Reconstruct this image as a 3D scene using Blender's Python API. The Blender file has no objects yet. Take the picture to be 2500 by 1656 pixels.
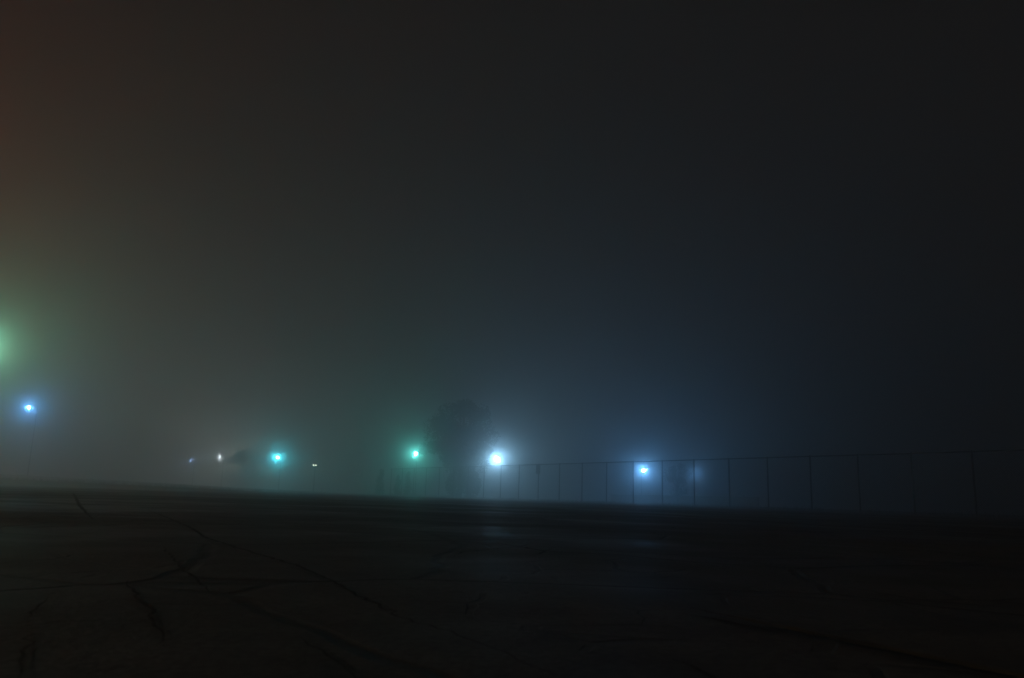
import bpy, bmesh, math, random
from mathutils import Vector, Matrix, noise

C = bpy.context.scene.collection
sc = bpy.context.scene
R = math.radians

# ------------------------------------------------------------------ camera
CAM_H = 0.2
cam_d = bpy.data.cameras.new('camera'); cam = bpy.data.objects.new('camera', cam_d); C.objects.link(cam)
pitch, roll = R(11.24), R(1.83)
F = Vector((0, math.cos(pitch), math.sin(pitch)))
R0 = Vector((1, 0, 0)); U0 = R0.cross(F)
RV = R0*math.cos(roll) + U0*math.sin(roll)
UV = -R0*math.sin(roll) + U0*math.cos(roll)
M = Matrix((RV, UV, -F)).transposed().to_4x4()
M.translation = Vector((0, 0, CAM_H))
cam.matrix_world = M
cam_d.sensor_width = 36; cam_d.lens = 28.0
cam_d.clip_start = 0.02; cam_d.clip_end = 3000
cam_d.dof.use_dof = True; cam_d.dof.focus_distance = 70; cam_d.dof.aperture_fstop = 8.0
sc.camera = cam

# ------------------------------------------------------------------ world (night, hardly any sky light)
w = bpy.data.worlds.new('World'); sc.world = w; w.use_nodes = True
bg = w.node_tree.nodes['Background']
bg.inputs[0].default_value = (0.0067, 0.0062, 0.0059, 1); bg.inputs[1].default_value = 1.0

sc.view_settings.view_transform = 'Standard'; sc.view_settings.look = 'None'
sc.view_settings.exposure = 0.1; sc.view_settings.gamma = 1
sc.cycles.use_denoising = True
sc.cycles.max_bounces = 8; sc.cycles.volume_bounces = 5
sc.cycles.diffuse_bounces = 2; sc.cycles.glossy_bounces = 2; sc.cycles.transmission_bounces = 2
sc.cycles.sample_clamp_indirect = 2.0
sc.cycles.use_adaptive_sampling = False

FOG_DENSITY = 0.0150
FOG_G = 0.78
FOG_FWD = 0.006
FOG_FG = 0.982

# ------------------------------------------------------------------ helpers
def mat(name, col, rough=0.7, metal=0.0, noise_scale=None, noise_amt=0.3, bump=0.0, spec=0.5):
    m = bpy.data.materials.new(name); m.use_nodes = True
    nt = m.node_tree; b = nt.nodes['Principled BSDF']
    b.inputs['Base Color'].default_value = (*col, 1)
    b.inputs['Roughness'].default_value = rough; b.inputs['Metallic'].default_value = metal
    b.inputs['Specular IOR Level'].default_value = spec
    if noise_scale:
        tc = nt.nodes.new('ShaderNodeTexCoord'); n = nt.nodes.new('ShaderNodeTexNoise')
        n.inputs['Scale'].default_value = noise_scale; n.inputs['Detail'].default_value = 5
        nt.links.new(tc.outputs['Object'], n.inputs['Vector'])
        r = nt.nodes.new('ShaderNodeValToRGB')
        r.color_ramp.elements[0].position = 0.3; r.color_ramp.elements[1].position = 0.7
        r.color_ramp.elements[0].color = (*[c*(1-noise_amt) for c in col], 1)
        r.color_ramp.elements[1].color = (*[min(1, c*(1+noise_amt)) for c in col], 1)
        nt.links.new(n.outputs['Fac'], r.inputs['Fac']); nt.links.new(r.outputs['Color'], b.inputs['Base Color'])
        if bump:
            bp = nt.nodes.new('ShaderNodeBump'); bp.inputs['Strength'].default_value = bump
            bp.inputs['Distance'].default_value = 0.02
            nt.links.new(n.outputs['Fac'], bp.inputs['Height']); nt.links.new(bp.outputs['Normal'], b.inputs['Normal'])
    return m

def emit(name, col, strength):
    m = bpy.data.materials.new(name); m.use_nodes = True
    b = m.node_tree.nodes['Principled BSDF']
    b.inputs['Base Color'].default_value = (0.8, 0.8, 0.8, 1)
    b.inputs['Emission Color'].default_value = (*col, 1)
    b.inputs['Emission Strength'].default_value = strength
    return m

def obj(name, bm, m, parent=None, smooth=False):
    me = bpy.data.meshes.new(name); bm.normal_update(); bm.to_mesh(me); bm.free()
    if m: me.materials.append(m)
    if smooth:
        for p in me.polygons: p.use_smooth = True
    o = bpy.data.objects.new(name, me); C.objects.link(o)
    if parent: o.parent = parent
    return o

def thing(name, label, cat, loc=(0, 0, 0), rz=0, group=None):
    o = bpy.data.objects.new(name, None); C.objects.link(o)
    o.empty_display_size = 0.3
    o.location = loc; o.rotation_euler = (0, 0, rz); o['label'] = label; o['category'] = cat
    if group: o['group'] = group
    return o

def tag(o, label, cat, group=None):
    o['label'] = label; o['category'] = cat
    if group: o['group'] = group
    return o

def struct(name, bm, m):
    o = obj(name, bm, m); o['kind'] = 'structure'; return o

def box(bm, c, s, rz=0):
    ret = bmesh.ops.create_cube(bm, size=1)
    mt = Matrix.Translation(c) @ Matrix.Rotation(rz, 4, 'Z') @ Matrix.Diagonal((*s, 1))
    bmesh.ops.transform(bm, matrix=mt, verts=ret['verts']); return ret['verts']

def tube(bm, pts, radii, seg=8, cap=True):
    pts = [Vector(p) for p in pts]
    if not hasattr(radii, '__len__'): radii = [radii]*len(pts)
    rings = []
    for i, p in enumerate(pts):
        t = (pts[min(i+1, len(pts)-1)] - pts[max(i-1, 0)]).normalized()
        a = t.cross(Vector((0, 0, 1)))
        if a.length < 1e-3: a = Vector((1, 0, 0))
        a.normalize(); b = t.cross(a)
        rings.append([bm.verts.new(p + (a*math.cos(2*math.pi*k/seg) + b*math.sin(2*math.pi*k/seg))*radii[i]) for k in range(seg)])
    for i in range(len(rings)-1):
        for k in range(seg):
            bm.faces.new((rings[i][k], rings[i][(k+1) % seg], rings[i+1][(k+1) % seg], rings[i+1][k]))
    if cap:
        bm.faces.new(rings[0][::-1]); bm.faces.new(rings[-1])

def lathe(bm, prof, c=(0, 0, 0), seg=16):
    c = Vector(c); rings = []
    for r, z in prof:
        rings.append([bm.verts.new(c + Vector((r*math.cos(2*math.pi*k/seg), r*math.sin(2*math.pi*k/seg), z))) for k in range(seg)])
    for i in range(len(rings)-1):
        for k in range(seg):
            bm.faces.new((rings[i][k], rings[i][(k+1) % seg], rings[i+1][(k+1) % seg], rings[i+1][k]))
    bm.faces.new(rings[0][::-1]); bm.faces.new(rings[-1])

# ------------------------------------------------------------------ ground
def ground_h(x, y):
    d = math.hypot(x, y)
    a = min(1.0, max(0.0, (d-0.4)/2.0))
    f = 1.0/(1.0 + (d/45.0)**2)
    h = 0.011*noise.noise(Vector((x*0.42, y*0.42, 1.7))) + 0.0035*noise.noise(Vector((x*1.7, y*1.7, 4.1)))
    h += 0.03*noise.noise(Vector((x*0.09, y*0.09, 9.0)))*min(1.0, d/12)
    return h*a*f - 0.002

def asphalt_mat():
    m = bpy.data.materials.new('wet_asphalt'); m.use_nodes = True
    nt = m.node_tree; N = nt.nodes.new; L = nt.links.new; b = nt.nodes['Principled BSDF']
    tc = N('ShaderNodeTexCoord')
    def nz(scale, detail=4, rough=0.6):
        n = N('ShaderNodeTexNoise'); n.inputs['Scale'].default_value = scale
        n.inputs['Detail'].default_value = detail; n.inputs['Roughness'].default_value = rough
        L(tc.outputs['Object'], n.inputs['Vector']); return n
    def ramp(src, p0, p1, c0, c1):
        r = N('ShaderNodeMapRange'); r.inputs['From Min'].default_value = p0; r.inputs['From Max'].default_value = p1
        r.inputs['To Min'].default_value = c0; r.inputs['To Max'].default_value = c1; r.clamp = True
        L(src, r.inputs['Value']); return r.outputs['Result']
    def math_(op, a, b_):
        k = N('ShaderNodeMath'); k.operation = op
        for i, v in enumerate((a, b_)):
            if isinstance(v, (int, float)): k.inputs[i].default_value = v
            else: L(v, k.inputs[i])
        return k.outputs[0]
    big = nz(0.55, 5); mid = nz(3.5, 5); grit = nz(70, 4); warp = nz(1.3, 3)
    # hairline cracks
    add = N('ShaderNodeVectorMath'); add.operation = 'MULTIPLY_ADD'
    L(warp.outputs['Color'], add.inputs[0]); add.inputs[1].default_value = (0.25, 0.25, 0); L(tc.outputs['Object'], add.inputs[2])
    v = N('ShaderNodeTexVoronoi'); v.feature = 'DISTANCE_TO_EDGE'; v.inputs['Scale'].default_value = 0.8
    L(add.outputs[0], v.inputs['Vector'])
    v2 = N('ShaderNodeTexVoronoi'); v2.feature = 'DISTANCE_TO_EDGE'; v2.inputs['Scale'].default_value = 3.4
    L(add.outputs[0], v2.inputs['Vector'])
    c1 = ramp(v.outputs['Distance'], 0.004, 0.016, 0, 1)
    msk = ramp(big.outputs['Fac'], 0.50, 0.56, 1, 0)
    c2 = math_('MAXIMUM', ramp(v2.outputs['Distance'], 0.008, 0.03, 0, 1), msk)
    crack = math_('MULTIPLY', c1, c2)
    val = math_('MULTIPLY', ramp(mid.outputs['Fac'], 0.3, 0.7, 0.016, 0.044), ramp(big.outputs['Fac'], 0.35, 0.65, 0.75, 1.25))
    val = math_('MULTIPLY', val, ramp(grit.outputs['Fac'], 0.35, 0.65, 0.45, 1.6))
    val = math_('MULTIPLY', val, ramp(crack, 0, 1, 0.25, 1))
    cmb = N('ShaderNodeCombineColor')
    L(math_('MULTIPLY', val, 1.06), cmb.inputs[0]); L(val, cmb.inputs[1]); L(math_('MULTIPLY', val, 0.92), cmb.inputs[2])
    L(cmb.outputs[0], b.inputs['Base Color'])
    wet = ramp(nz(0.35, 4).outputs['Fac'], 0.42, 0.60, 0.75, 0.40)
    L(wet, b.inputs['Roughness'])
    b.inputs['Specular IOR Level'].default_value = 0.42
    hgt = math_('ADD', math_('MULTIPLY', grit.outputs['Fac'], 0.30), math_('MULTIPLY', mid.outputs['Fac'], 0.9))
    hgt = math_('ADD', hgt, math_('MULTIPLY', crack, 0.8))
    bp = N('ShaderNodeBump'); bp.inputs['Strength'].default_value = 0.8; bp.inputs['Distance'].default_value = 0.01
    L(hgt, bp.inputs['Height']); L(bp.outputs['Normal'], b.inputs['Normal'])
    return m

def build_ground():
    ys = [-400, -150, -60, -25, -10, -5, -3, -2, -1.4, -1, -0.7, -0.4, -0.2]
    y, dy = 0.0, 0.09
    while y < 130: ys.append(y); y += dy; dy *= 1.022
    ys += [145, 170, 210, 280, 400, 600]
    xs = []; x, dx = 0.05, 0.1
    while x < 60: xs.append(x); x += dx; dx *= 1.028
    xs += [66, 75, 90, 120, 180, 300, 600]
    xs = [-v for v in reversed(xs)] + xs
    bm = bmesh.new(); rows = []
    for yy in ys:
        rows.append([bm.verts.new((xx, yy, ground_h(xx, yy))) for xx in xs])
    for i in range(len(rows)-1):
        for k in range(len(xs)-1):
            bm.faces.new((rows[i][k], rows[i][k+1], rows[i+1][k+1], rows[i+1][k]))
    o = struct('ground', bm, asphalt_mat())
    for p in o.data.polygons: p.use_smooth = True
build_ground()

M_tar = mat('tar_filler', (0.017, 0.017, 0.016), 0.85, noise_scale=30, bump=0.5, spec=0.2)
M_yellow = mat('worn_yellow_paint', (0.05, 0.038, 0.018), 0.85, noise_scale=9, noise_amt=0.55, bump=0.4, spec=0.2)

def strip(name, pts, wid, m, lift, jitter=0.0, seed=0, step=0.05, taper=True):
    rnd = random.Random(seed)
    pts = [Vector((*p, 0)) for p in pts]
    dense = []
    for a, b in zip(pts, pts[1:]):
        n = max(1, int((b-a).length/step))
        for i in range(n): dense.append(a.lerp(b, i/n))
    dense.append(pts[-1])
    bm = bmesh.new(); prev = None; n = len(dense)
    for i, p in enumerate(dense):
        t = (dense[min(i+1, n-1)] - dense[max(i-1, 0)]).normalized(); s = Vector((-t.y, t.x, 0))
        j = s*jitter*(noise.noise(Vector((i*0.8, seed*3.1, 0)))*1.5 + rnd.uniform(-.55, .55))
        e = min(1, 4*i/n + 0.15, 4*(n-1-i)/n + 0.15) if taper else 1
        wv = 0.75*wid*e*(1 + (0.6*noise.noise(Vector((i*0.5, seed, 5))) if jitter else 0.05*rnd.uniform(-1, 1)))
        row = []
        for q in (p + j - s*wv/2, p + j + s*wv/2):
            row.append(bm.verts.new((q.x, q.y, ground_h(q.x, q.y) + lift)))
        if prev: bm.faces.new((prev[0], prev[1], row[1], row[0]))
        prev = row
    o = obj(name, bm, m); o['kind'] = 'structure'; return o

seams = [
    ([(-9.5, 17.8), (-3.92, 7.5), (-2.2, 4.37)], 0.045, .012),
    ([(-3.03, 6.9), (-1.62, 4.17), (-1.23, 3.34), (-0.91, 2.79), (-0.577, 2.28), (-0.35, 1.8), (-0.173, 1.4), (-0.08, 1.26), (0, 1.12), (0.063, 0.98)], 0.016, .010),
    ([(-1.115, 2.69), (-0.8, 2.06), (-0.678, 1.83), (-0.55, 1.58)], 0.009, .007),
    ([(-0.81, 1.79), (-0.669, 1.52), (-0.577, 1.38), (-0.562, 1.32), (-0.49, 1.2), (-0.44, 1.08)], 0.009, .006),
    ([(-0.9, 1.14), (-0.705, 1.142), (-0.66, 1.2), (-0.654, 1.237), (-0.527, 1.272)], 0.008, .006),
    ([(-0.642, 1.443), (-0.543, 1.467), (-0.422, 1.475)], 0.008, .006),
    ([(-0.712, 1.249), (-0.767, 1.372), (-0.799, 1.465)], 0.006, .006),
    ([(-0.652, 1.149), (-0.598, 1.074), (-0.568, 0.989), (-0.529, 0.933), (-0.498, 0.875)], 0.006, .008),
    ([(-0.285, 1.179), (-0.218, 1.053), (-0.172, 0.963), (-0.14, .88)], 0.006, .006),
    ([(-0.067, 3.645), (0.162, 3.134), (0.442, 3.063), (0.612, 2.88), (1.1, 2.7)], 0.02, .012),
    ([(0.317, 1.566), (0.374, 1.5), (0.46, 1.36)], 0.014, .010),
    ([(0.224, 1.107), (0.245, 1.025), (0.258, 0.942)], 0.012, .010),
]
for i, (p, wd, j) in enumerate(seams):
    strip('crack_filler', p, wd, M_tar, 0.004, j, seed=i+1, step=0.03 if wd < .05 else .12)
# painted lines
strip('painted_line', [(2.2, 14.1), (3.5, 10.0), (5.6, 6.6), (7.5, 3.5)], 0.30, M_yellow, 0.0045, step=.2, taper=False)
strip('painted_line', [(0.36, 1.60), (0.512, 1.30), (0.66, 1.0), (0.9, 0.5)], 0.035, M_yellow, 0.0085, 0.006, seed=40, step=.03)

# ------------------------------------------------------------------ chain link fence
FA = Vector((-0.61, 74.43, 0)); FB = Vector((22.24, 38.44, 0))
fd = (FB-FA).normalized(); SP = (FB-FA).length/14; FH = 3.045
M_galv = mat('galvanised_steel', (0.06, 0.06, 0.06), 0.6, 0.5, noise_scale=20)
def build_fence():
    n0, n1 = -8, 19            # post indices
    O = FA + fd*SP*n0
    f = thing('chain_link_fence', 'tall chain link fence crossing the far edge of the dark asphalt lot', 'fence', O)
    base = lambda n: fd*SP*(n-n0)
    tr = bmesh.new(); tube(tr, [base(n) + Vector((0, 0, FH)) for n in (n0, n1)], 0.035, 8); obj('top_rail', tr, M_galv, f)
    bw = bmesh.new(); tube(bw, [base(n) + Vector((0, 0, 0.08)) for n in (n0, n1)], 0.008, 5); obj('bottom_wire', bw, M_galv, f)
    rnd = random.Random(5)
    for n in range(n0, n1+1):
        b = bmesh.new(); r = 0.045
        lean = fd*rnd.uniform(-.03, .03)
        tube(b, [(0, 0, -0.05), Vector((0, 0, FH-0.036)) + lean*0], r, 10)
        lathe(b, [(r+.008, FH-0.035), (r+.012, FH+.02), (0.02, FH+.065)], seg=10)
        p = obj('post', b, M_galv, f); p.location = base(n)
    # woven wire mesh: real diagonal wires
    m = bmesh.new(); Ltot = SP*(n1-n0); pitch_ = 0.12; z0, z1 = 0.06, FH-0.03; hh = z1-z0; r = 0.0022
    nrm = Vector((-fd.y, fd.x, 0))
    k = -int(hh/pitch_)
    while k*pitch_ < Ltot:
        for sgn in (1, -1):
            a, b = k*pitch_, k*pitch_+hh
            za, zb = (z0, z1) if sgn > 0 else (z1, z0)
            t0 = max(0.0, (0-a)/hh); t1 = min(1.0, (Ltot-a)/hh)
            if t1 <= t0: continue
            P = fd*(a+hh*t0) + Vector((0, 0, za+(zb-za)*t0)); Q = fd*(a+hh*t1) + Vector((0, 0, za+(zb-za)*t1))
            d = (Q-P).normalized(); s = d.cross(nrm)
            off = nrm*(0.05 + sgn*r)
            vs = []
            for X in (P, Q):
                vs.append([m.verts.new(X + off + v*r*1.3) for v in (s, nrm, -s, -nrm)])
            for q in range(4):
                m.faces.new((vs[0][q], vs[0][(q+1) % 4], vs[1][(q+1) % 4], vs[1][q]))
        k += 1
    obj('wire_mesh', m, M_galv, f)
build_fence()

# small notice board hung on a post near the brightest lamp
sp = FA + fd*SP*2
ang = math.atan2(fd.y, fd.x)
M_sign = mat('weathered_sign_metal', (0.06, 0.06, 0.06), 0.6, noise_scale=6)
sg = thing('sign', 'small dark upright sign hung near the top of a fence post', 'sign', sp + Vector((fd.y, -fd.x, 0))*0.06, -0.15)
b = bmesh.new(); box(b, (0, -0.012, 2.62), (0.36, 0.012, 0.74)); bmesh.ops.bevel(b, geom=b.edges[:], offset=.004, segments=1); obj('panel', b, M_sign, sg)
for zz in (2.80, 2.44):
    b = bmesh.new(); box(b, (0, 0.001, zz), (0.10, 0.012, 0.04)); obj('bracket', b, M_galv, sg)

# low wall behind the fence
M_conc = mat('dark_concrete', (0.16, 0.16, 0.15), 0.9, noise_scale=3, bump=.3)
def low_wall():
    a = Vector((14.6, 113.0, 0)); bb = Vector((26.5, 85.5, 0))
    d = (bb-a); L = d.length; an = math.atan2(d.y, d.x)
    o = thing('low_wall', 'low concrete wall with capping beyond the chain link fence', 'wall', a, an)
    b = bmesh.new(); box(b, (L/2, 0, 0.46), (L, 0.25, 1.0)); obj('wall_body', b, M_conc, o)
    b = bmesh.new(); n = 12
    for i in range(n): box(b, (L*(i+.5)/n, 0, 1.001), (L/n-0.02, 0.34, 0.08))
    obj('capping', b, M_conc, o)
    p = bmesh.new(); tube(p, [(5.5, -0.25, -0.02), (5.5, -0.25, 1.35)], 0.06, 10); lathe(p, [(0.07, 1.35), (0.07, 1.38), (0.02, 1.42)], c=(5.5, -0.25, 0), seg=10)
    bl = obj('bollard', p, M_conc); bl.matrix_world = Matrix.Translation(a) @ Matrix.Rotation(an, 4, 'Z')
    tag(bl, 'short dark post standing against the low wall behind the fence', 'bollard')
low_wall()

# low grassed bank far off at left
M_bank = mat('bank_grass', (0.035, 0.045, 0.022), 0.95, noise_scale=1.2, noise_amt=.5, bump=.5)
def bank(x0, x1, yb, depth, hgt, fade):
    bm = bmesh.new(); rows = []; n = 110
    for i in range(n):
        x = x0 + (x1-x0)*i/(n-1); f = min(1, (x1-x)/fade)
        y0 = yb + 0.05*(x+60); row = []
        for k in range(13):
            u = k/12
            h = hgt*(1+.18*noise.noise(Vector((x*.07, 2, 0))))*f*math.sin(math.pi*u)**1.3 if 0 < k < 12 else 0
            h += .05*hgt*noise.noise(Vector((x*.6, u*6, 3)))*math.sin(math.pi*u)
            row.append(bm.verts.new((x, y0+u*depth, -0.08+h)))
        rows.append(row)
    for a, b in zip(rows, rows[1:]):
        for k in range(12): bm.faces.new((a[k], b[k], b[k+1], a[k+1]))
    struct('embankment', bm, M_bank)
bank(-95, -11, 46, 16, .55, 29)
bank(-150, -18, 92, 26, 1.7, 70)

def blades(name, label, spots, hmin, hmax, seed):
    rnd = random.Random(seed); g = bmesh.new()
    for x, y, z in spots:
        for _ in range(5):
            a = rnd.uniform(0, math.pi); hgt = rnd.uniform(hmin, hmax)
            px_, py_ = x + rnd.gauss(0, .06), y + rnd.gauss(0, .06)
            wv = Vector((math.cos(a), math.sin(a), 0))*.008; ln = Vector((rnd.gauss(0, .25), rnd.gauss(0, .25), 1))*hgt
            p = Vector((px_, py_, z))
            g.faces.new([g.verts.new(p-wv), g.verts.new(p+wv), g.verts.new(p+ln)])
    o = obj(name, g, M_grass); o['kind'] = 'stuff'; tag(o, label, 'grass')
M_grass = mat('dry_grass', (0.05, 0.055, 0.03), 0.85, noise_scale=2, noise_amt=.4)
rnd_ = random.Random(77)
sp_ = []
for _ in range(1100):
    t_ = rnd_.uniform(-8, 19); q_ = FA + fd*SP*t_; n_ = Vector((-fd.y, fd.x, 0))
    if noise.noise(Vector((t_*.9, 3, 0))) > -.15: sp_.append((q_.x + n_.x*rnd_.gauss(0, .2), q_.y + n_.y*rnd_.gauss(0, .2), -.01))
blades('weeds', 'thin weeds growing along the foot of the chain link fence', sp_, .08, .32, 5)
sp_ = [(rnd_.uniform(-60, -14), 0, 0) for _ in range(1500)]
def bank_top(x):
    i = (x+95)/.95; f = min(1, max(0, (89-i)/30)); return (.55+.10*noise.noise(Vector((x*.07, 2, 0))))*f
sp_ = [(x, 46+.05*(x+60)+8+rnd_.gauss(0, 1.0), bank_top(x)-.12) for x, _, _ in sp_]
blades('grass', 'rough grass along the crest of the low bank at left', sp_, .08, .25, 6)

# ------------------------------------------------------------------ trees
M_bark = mat('bark', (0.06, 0.045, 0.035), 0.9, noise_scale=8, bump=.6)
M_leaf = mat('leaves', (0.045, 0.065, 0.03), 0.7, noise_scale=2, noise_amt=.5)
def leaves(bm, cen, rad, count, size, rnd):
    for _ in range(count):
        while True:
            v = Vector((rnd.uniform(-1, 1), rnd.uniform(-1, 1), rnd.uniform(-1, 1)))
            if v.length < 1: break
        p = cen + Vector((v.x*rad[0], v.y*rad[1], v.z*rad[2]))
        s = size*rnd.uniform(.6, 1.4)
        a = Vector((rnd.gauss(0, 1), rnd.gauss(0, 1), rnd.gauss(0, 1))).normalized()
        b = a.cross(Vector((rnd.gauss(0, 1), rnd.gauss(0, 1), rnd.gauss(0, 1)))).normalized()
        bm.faces.new([bm.verts.new(p + a*s), bm.verts.new(p + b*s*.45), bm.verts.new(p - a*s*.9), bm.verts.new(p - b*s*.45)])

def tree(loc, h, cw, trunk_h, clumps, per, leaf, label, seed, name='tree', flat=1.0, lobes=None):
    rnd = random.Random(seed)
    t = thing(name, label, 'tree', loc)
    cz = (h+trunk_h)/2; rz = (h-trunk_h)/2
    tb = bmesh.new()
    tube(tb, [(0, 0, -.1), (0.05, 0, trunk_h*.6), (0.1, 0.05, trunk_h), (0, 0, cz)], [h*.028, h*.022, h*.017, h*.008], 8)
    cents = []
    for i in range(clumps):
        a = rnd.uniform(0, 2*math.pi); zz = rnd.uniform(-1, 1)
        rr = math.sqrt(max(0, 1-zz*zz*.8))*rnd.uniform(.35, .85)
        c = Vector((math.cos(a)*rr*cw/2, math.sin(a)*rr*cw/2, cz + zz*rz*.8)); cents.append(c)
        tube(tb, [(0.08, 0.02, max(trunk_h*.7, c.z*.55)), (c.x*.5, c.y*.5, c.z*.85), c], [h*.009, h*.006, h*.002], 5)
    obj('trunk', tb, M_bark, t)
    cb = bmesh.new()
    for c in cents:
        s = rnd.uniform(.7, 1.3)*cw*.17
        leaves(cb, c, (s, s, s*.8), per, leaf, rnd)
    if lobes:
        for (c, r, n) in lobes: leaves(cb, Vector(c), r, n, leaf, rnd)
    obj('crown', cb, M_leaf, t)
    return t
tree((-5.47, 93.0, 0), 11.4, 7.8, 2.4, 50, 250, .17, 'large broadleaf tree standing between the green lamp and the bright blue lamp', 3,
     lobes=[((1.3, 0, 1.5), (1.2, .9, 1.7), 1200), ((-.6, 0, 1.3), (1.1, .8, 1.5), 800), ((2.4, 0, 5.3), (1.0, .8, 1.0), 650), ((0, 0, 5.4), (2.4, 2.0, 2.8), 2200),
            ((3.35, -1.5, 5.36), (.42, .5, .40), 170), ((-4.41, 0, 5.30), (.55, .5, .8), 260), ((-3.2, 0, 5.6), (.9, .8, .8), 300)])
tree((-56.50, 172.0, 0), 9.0, 8.6, .8, 26, 110, .24, 'distant tree left of the round cyan lamp, blurred by the fog', 8,
     lobes=[((1.2, 0, 1.6), (3.4, 1.6, 1.9), 500), ((-2.6, 0, 2.4), (2.0, 1.2, 2.0), 260), ((-0.61, 0, 6.49), (1.5, 1.3, 1.5), 2300)])
tree((19.48, 93.0, 0), 4.8, 3.5, .9, 16, 75, .13, 'small tree beside the faint blue lamp behind the fence', 12,
     lobes=[((1.25, 0, 3.5), (.40, .5, .5), 90)])

M_shrub = mat('shrub_leaves', (0.04, 0.06, 0.03), 0.75, noise_scale=3, noise_amt=.4)
def shrub(loc, h, wd, seed, label):
    rnd = random.Random(seed)
    t = thing('columnar_shrub', label, 'shrub', loc, 0, 'narrow shrubs behind the fence')
    b = bmesh.new(); tube(b, [(0, 0, -.05), (0, 0, h*.8)], [.05, .02], 6); obj('stem', b, M_bark, t)
    b = bmesh.new()
    for k in range(9):
        z = h*(k+.7)/9.5; r = wd/2*(1.0-.75*(k/9)**2)
        leaves(b, Vector((rnd.uniform(-.1, .1), 0, z)), (r, r, h/10), 110, .10, rnd)
    obj('foliage', b, M_shrub, t)
shrub((-15.6, 99.5, 0), 3.1, 1.25, 1, 'tallest narrow shrub at the far left end of the fence')
shrub((-13.4, 99, 0), 2.4, .9, 2, 'narrow shrub just left of the green lamp, behind the fence')
shrub((-12.2, 99.3, 0), 2.9, 1.0, 3, 'narrow shrub directly below the green lamp')

# ------------------------------------------------------------------ lamps
M_pole = mat('painted_pole', (0.09, 0.09, 0.09), 0.5, 0.3, noise_scale=12)
M_shell = mat('lamp_shell', (0.12, 0.12, 0.12), 0.45, 0.2, noise_scale=10)

def street_lamp(bulb, col, intensity, r, label, arm=1.6, toward=-math.pi/2, cat='street lamp', name='street_lamp', group='street lamps glowing in the fog', hood=True):
    """bulb: world position of the light; intensity: candela-like, split over the glowing dome"""
    bx, by, bz = bulb
    # the pole stands 'arm' metres behind the lamp head, seen from the lot
    px, py = bx - math.cos(toward)*arm, by - math.sin(toward)*arm
    t = thing(name, label, cat, (px, py, 0), toward, group)
    b = bmesh.new(); lathe(b, [(.16, -.02), (.16, .10), (.07, .16), (.06, .8), (.045, bz+.25), (.03, bz+.3)], seg=12); obj('pole', b, M_pole, t)
    b = bmesh.new(); tube(b, [(0, 0, bz+.1), (arm*.4, 0, bz+.42), (arm*.75, 0, bz+.50)], .03, 8); obj('arm', b, M_pole, t)
    b = bmesh.new()
    lathe(b, [(r*1.02, r*.75), (r*1.15, r*.9), (r*1.1, r*1.3), (r*.6, r*1.9), (r*.25, r*2.2)], seg=16)
    if arm: tube(b, [(-.35*arm, 0, .48), (-r*.3, 0, r*1.7)], .045, 8)
    hd = obj('lamp_head', b, M_shell, t); hd.location = (arm, 0, bz)
    b = bmesh.new(); bmesh.ops.create_uvsphere(b, u_segments=8, v_segments=6, radius=r)
    E = intensity/(math.pi*r*r)
    g = obj('bulb', b, emit('lamp_glow', col, E), t, True); g.location = (arm, 0, bz)
    return t

LAMPS = [
    ((-44.60, 66.0, 11.16), (0.32, 1, 0.587), 150, .2, 'tall green street lamp at the left edge, nearest of the lamps'),
    ((-53.03, 88.0, 8.26), (0.111, 0.444, 1), 90, .11, 'tall blue street lamp below the large green glow at left'),
    ((-30.03, 105.0, 4.35), (0.0698, 0.837, 1), 86, .14, 'round cyan lamp alone between the faint lamps and the green lamp'),
    ((-11.97, 104.0, 5.34), (0.141, 1, 0.848), 92, .17, 'green lamp glowing left of the large tree'),
    ((-1.38, 98.0, 4.72), (0.341, 0.699, 1), 246, .16, 'brightest pale blue lamp right of the large tree'),
    ((18.18, 108.0, 4.28), (0.16, 0.49, 1), 200, .17, 'round blue lamp shining through the chain link fence'),
    ((23.18, 100.0, 3.78), (0.159, 0.5, 1), 22, .05, 'faint blue lamp half hidden behind a fence post at right'),
    ((-44.12, 112.0, 3.68), (0.304, 0.522, 1), 4.6, .055, 'tiny blue lamp, leftmost of the two faint distant lamps'),
    ((-40.05, 112.0, 4.43), (0.833, 0.967, 1), 6, .05, 'tiny white lamp at the left edge of the distant tree'),
    ((-61.50, 185.0, 6.77), (1, 0.941, 0.794), 1700, .2, 'added white lamp, unseen behind the crown of the distant tree at left'),  # unseen source added to lift the neutral fog glow left of centre
]
for bp_, col, I, r, lab in LAMPS:
    street_lamp(bp_, col, I, r, lab, toward=R(-110) if 'brightest' in lab else R(-90))
# sodium lamp standing left of the view: its orange glow tints the fog along the left edge
for bp_, col, I, r, lab in (((-90.0, 78.0, 16.0), (1, 0.145, 0.0145), 1650, .22, 'orange sodium street lamp far beyond the left edge of the view'),
                           ((-18.0, -22.0, 9.0), (1, 0.85, 0.667), 600, .22, 'added warm white fill lamp, unseen behind the camera')):  # second one is an added fill lamp, warming the fog near the camera
    street_lamp(bp_, col, I, r, lab)

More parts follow.
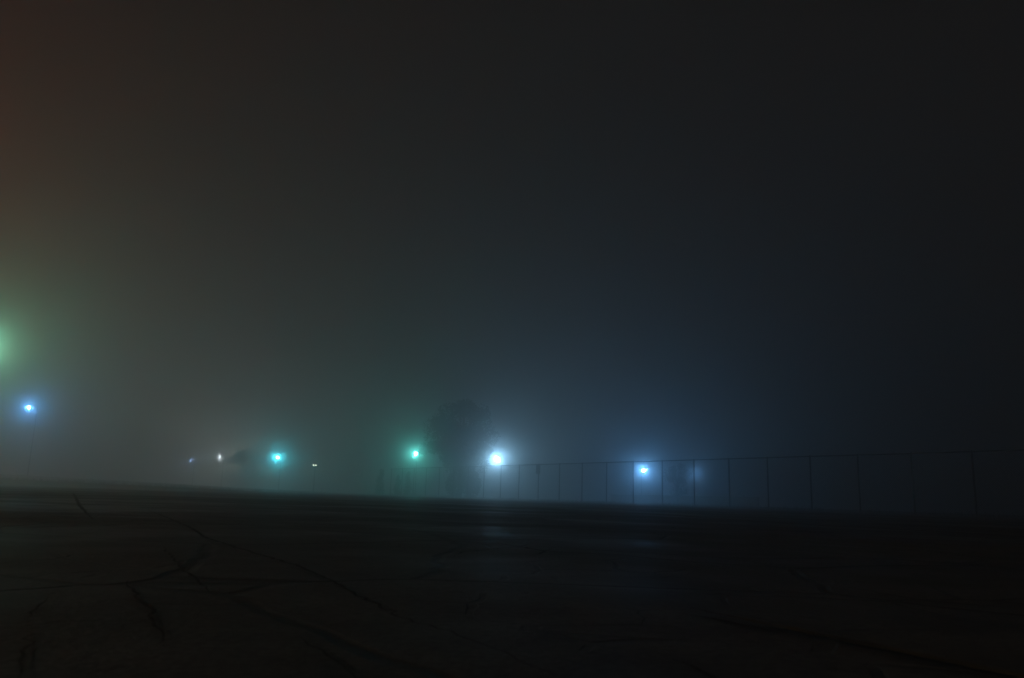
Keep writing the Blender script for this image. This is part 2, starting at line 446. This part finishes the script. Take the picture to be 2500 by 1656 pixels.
# twin floodlight
tw = thing('floodlight', 'pair of dim warm floodlights side by side on one pole', 'floodlight', (-27.52, 115.3, 0))
b = bmesh.new(); lathe(b, [(.15, 0), (.12, .2), (.05, 3.61)], seg=10); obj('pole', b, M_pole, tw)
b = bmesh.new(); tube(b, [(-.35, 0, 3.66), (.35, 0, 3.66)], .04, 8); obj('crossbar', b, M_pole, tw)
for s in (-1, 1):
    b = bmesh.new(); box(b, (0, 0, 0), (.28, .3, .26)); bmesh.ops.bevel(b, geom=b.edges[:], offset=.04, segments=2)
    h = obj('lamp_head', b, M_shell, tw); h.location = (s*.17, -.2, 3.81)
    b = bmesh.new(); bmesh.ops.create_circle(b, cap_ends=True, segments=14, radius=.115)
    bmesh.ops.rotate(b, matrix=Matrix.Rotation(math.pi/2, 3, 'X'), verts=b.verts)
    l = obj('lens', b, emit('flood_glow', (.9, 1, .75), 9), tw); l.location = (s*.17, -.36, 3.81)

# ------------------------------------------------------------------ fog
b = bmesh.new()
X0, X1, Y0, Y1, Z0, Z1 = -330, 330, -120, 420, -1.2, 45
box(b, ((X0+X1)/2, (Y0+Y1)/2, (Z0+Z1)/2), (X1-X0, Y1-Y0, Z1-Z0))
fm = bpy.data.materials.new('fog'); fm.use_nodes = True; nt = fm.node_tree; nt.nodes.clear()
out = nt.nodes.new('ShaderNodeOutputMaterial'); pv = nt.nodes.new('ShaderNodeVolumePrincipled')
# fog droplets scatter in a wide lobe plus a narrow forward peak (the corona round each lamp); both of even density
fwd = nt.nodes.new('ShaderNodeVolumePrincipled'); add = nt.nodes.new('ShaderNodeAddShader')
for nd, dn, g in ((pv, FOG_DENSITY, FOG_G), (fwd, FOG_FWD, FOG_FG)):
    nd.inputs['Color'].default_value = (.92, .93, .94, 1); nd.inputs['Density'].default_value = dn
    nd.inputs['Anisotropy'].default_value = g
nt.links.new(pv.outputs[0], add.inputs[0]); nt.links.new(fwd.outputs[0], add.inputs[1])
nt.links.new(add.outputs[0], out.inputs['Volume'])
hz = obj('haze', b, fm); hz['kind'] = 'stuff'
tag(hz, 'dense night fog filling the air', 'fog')
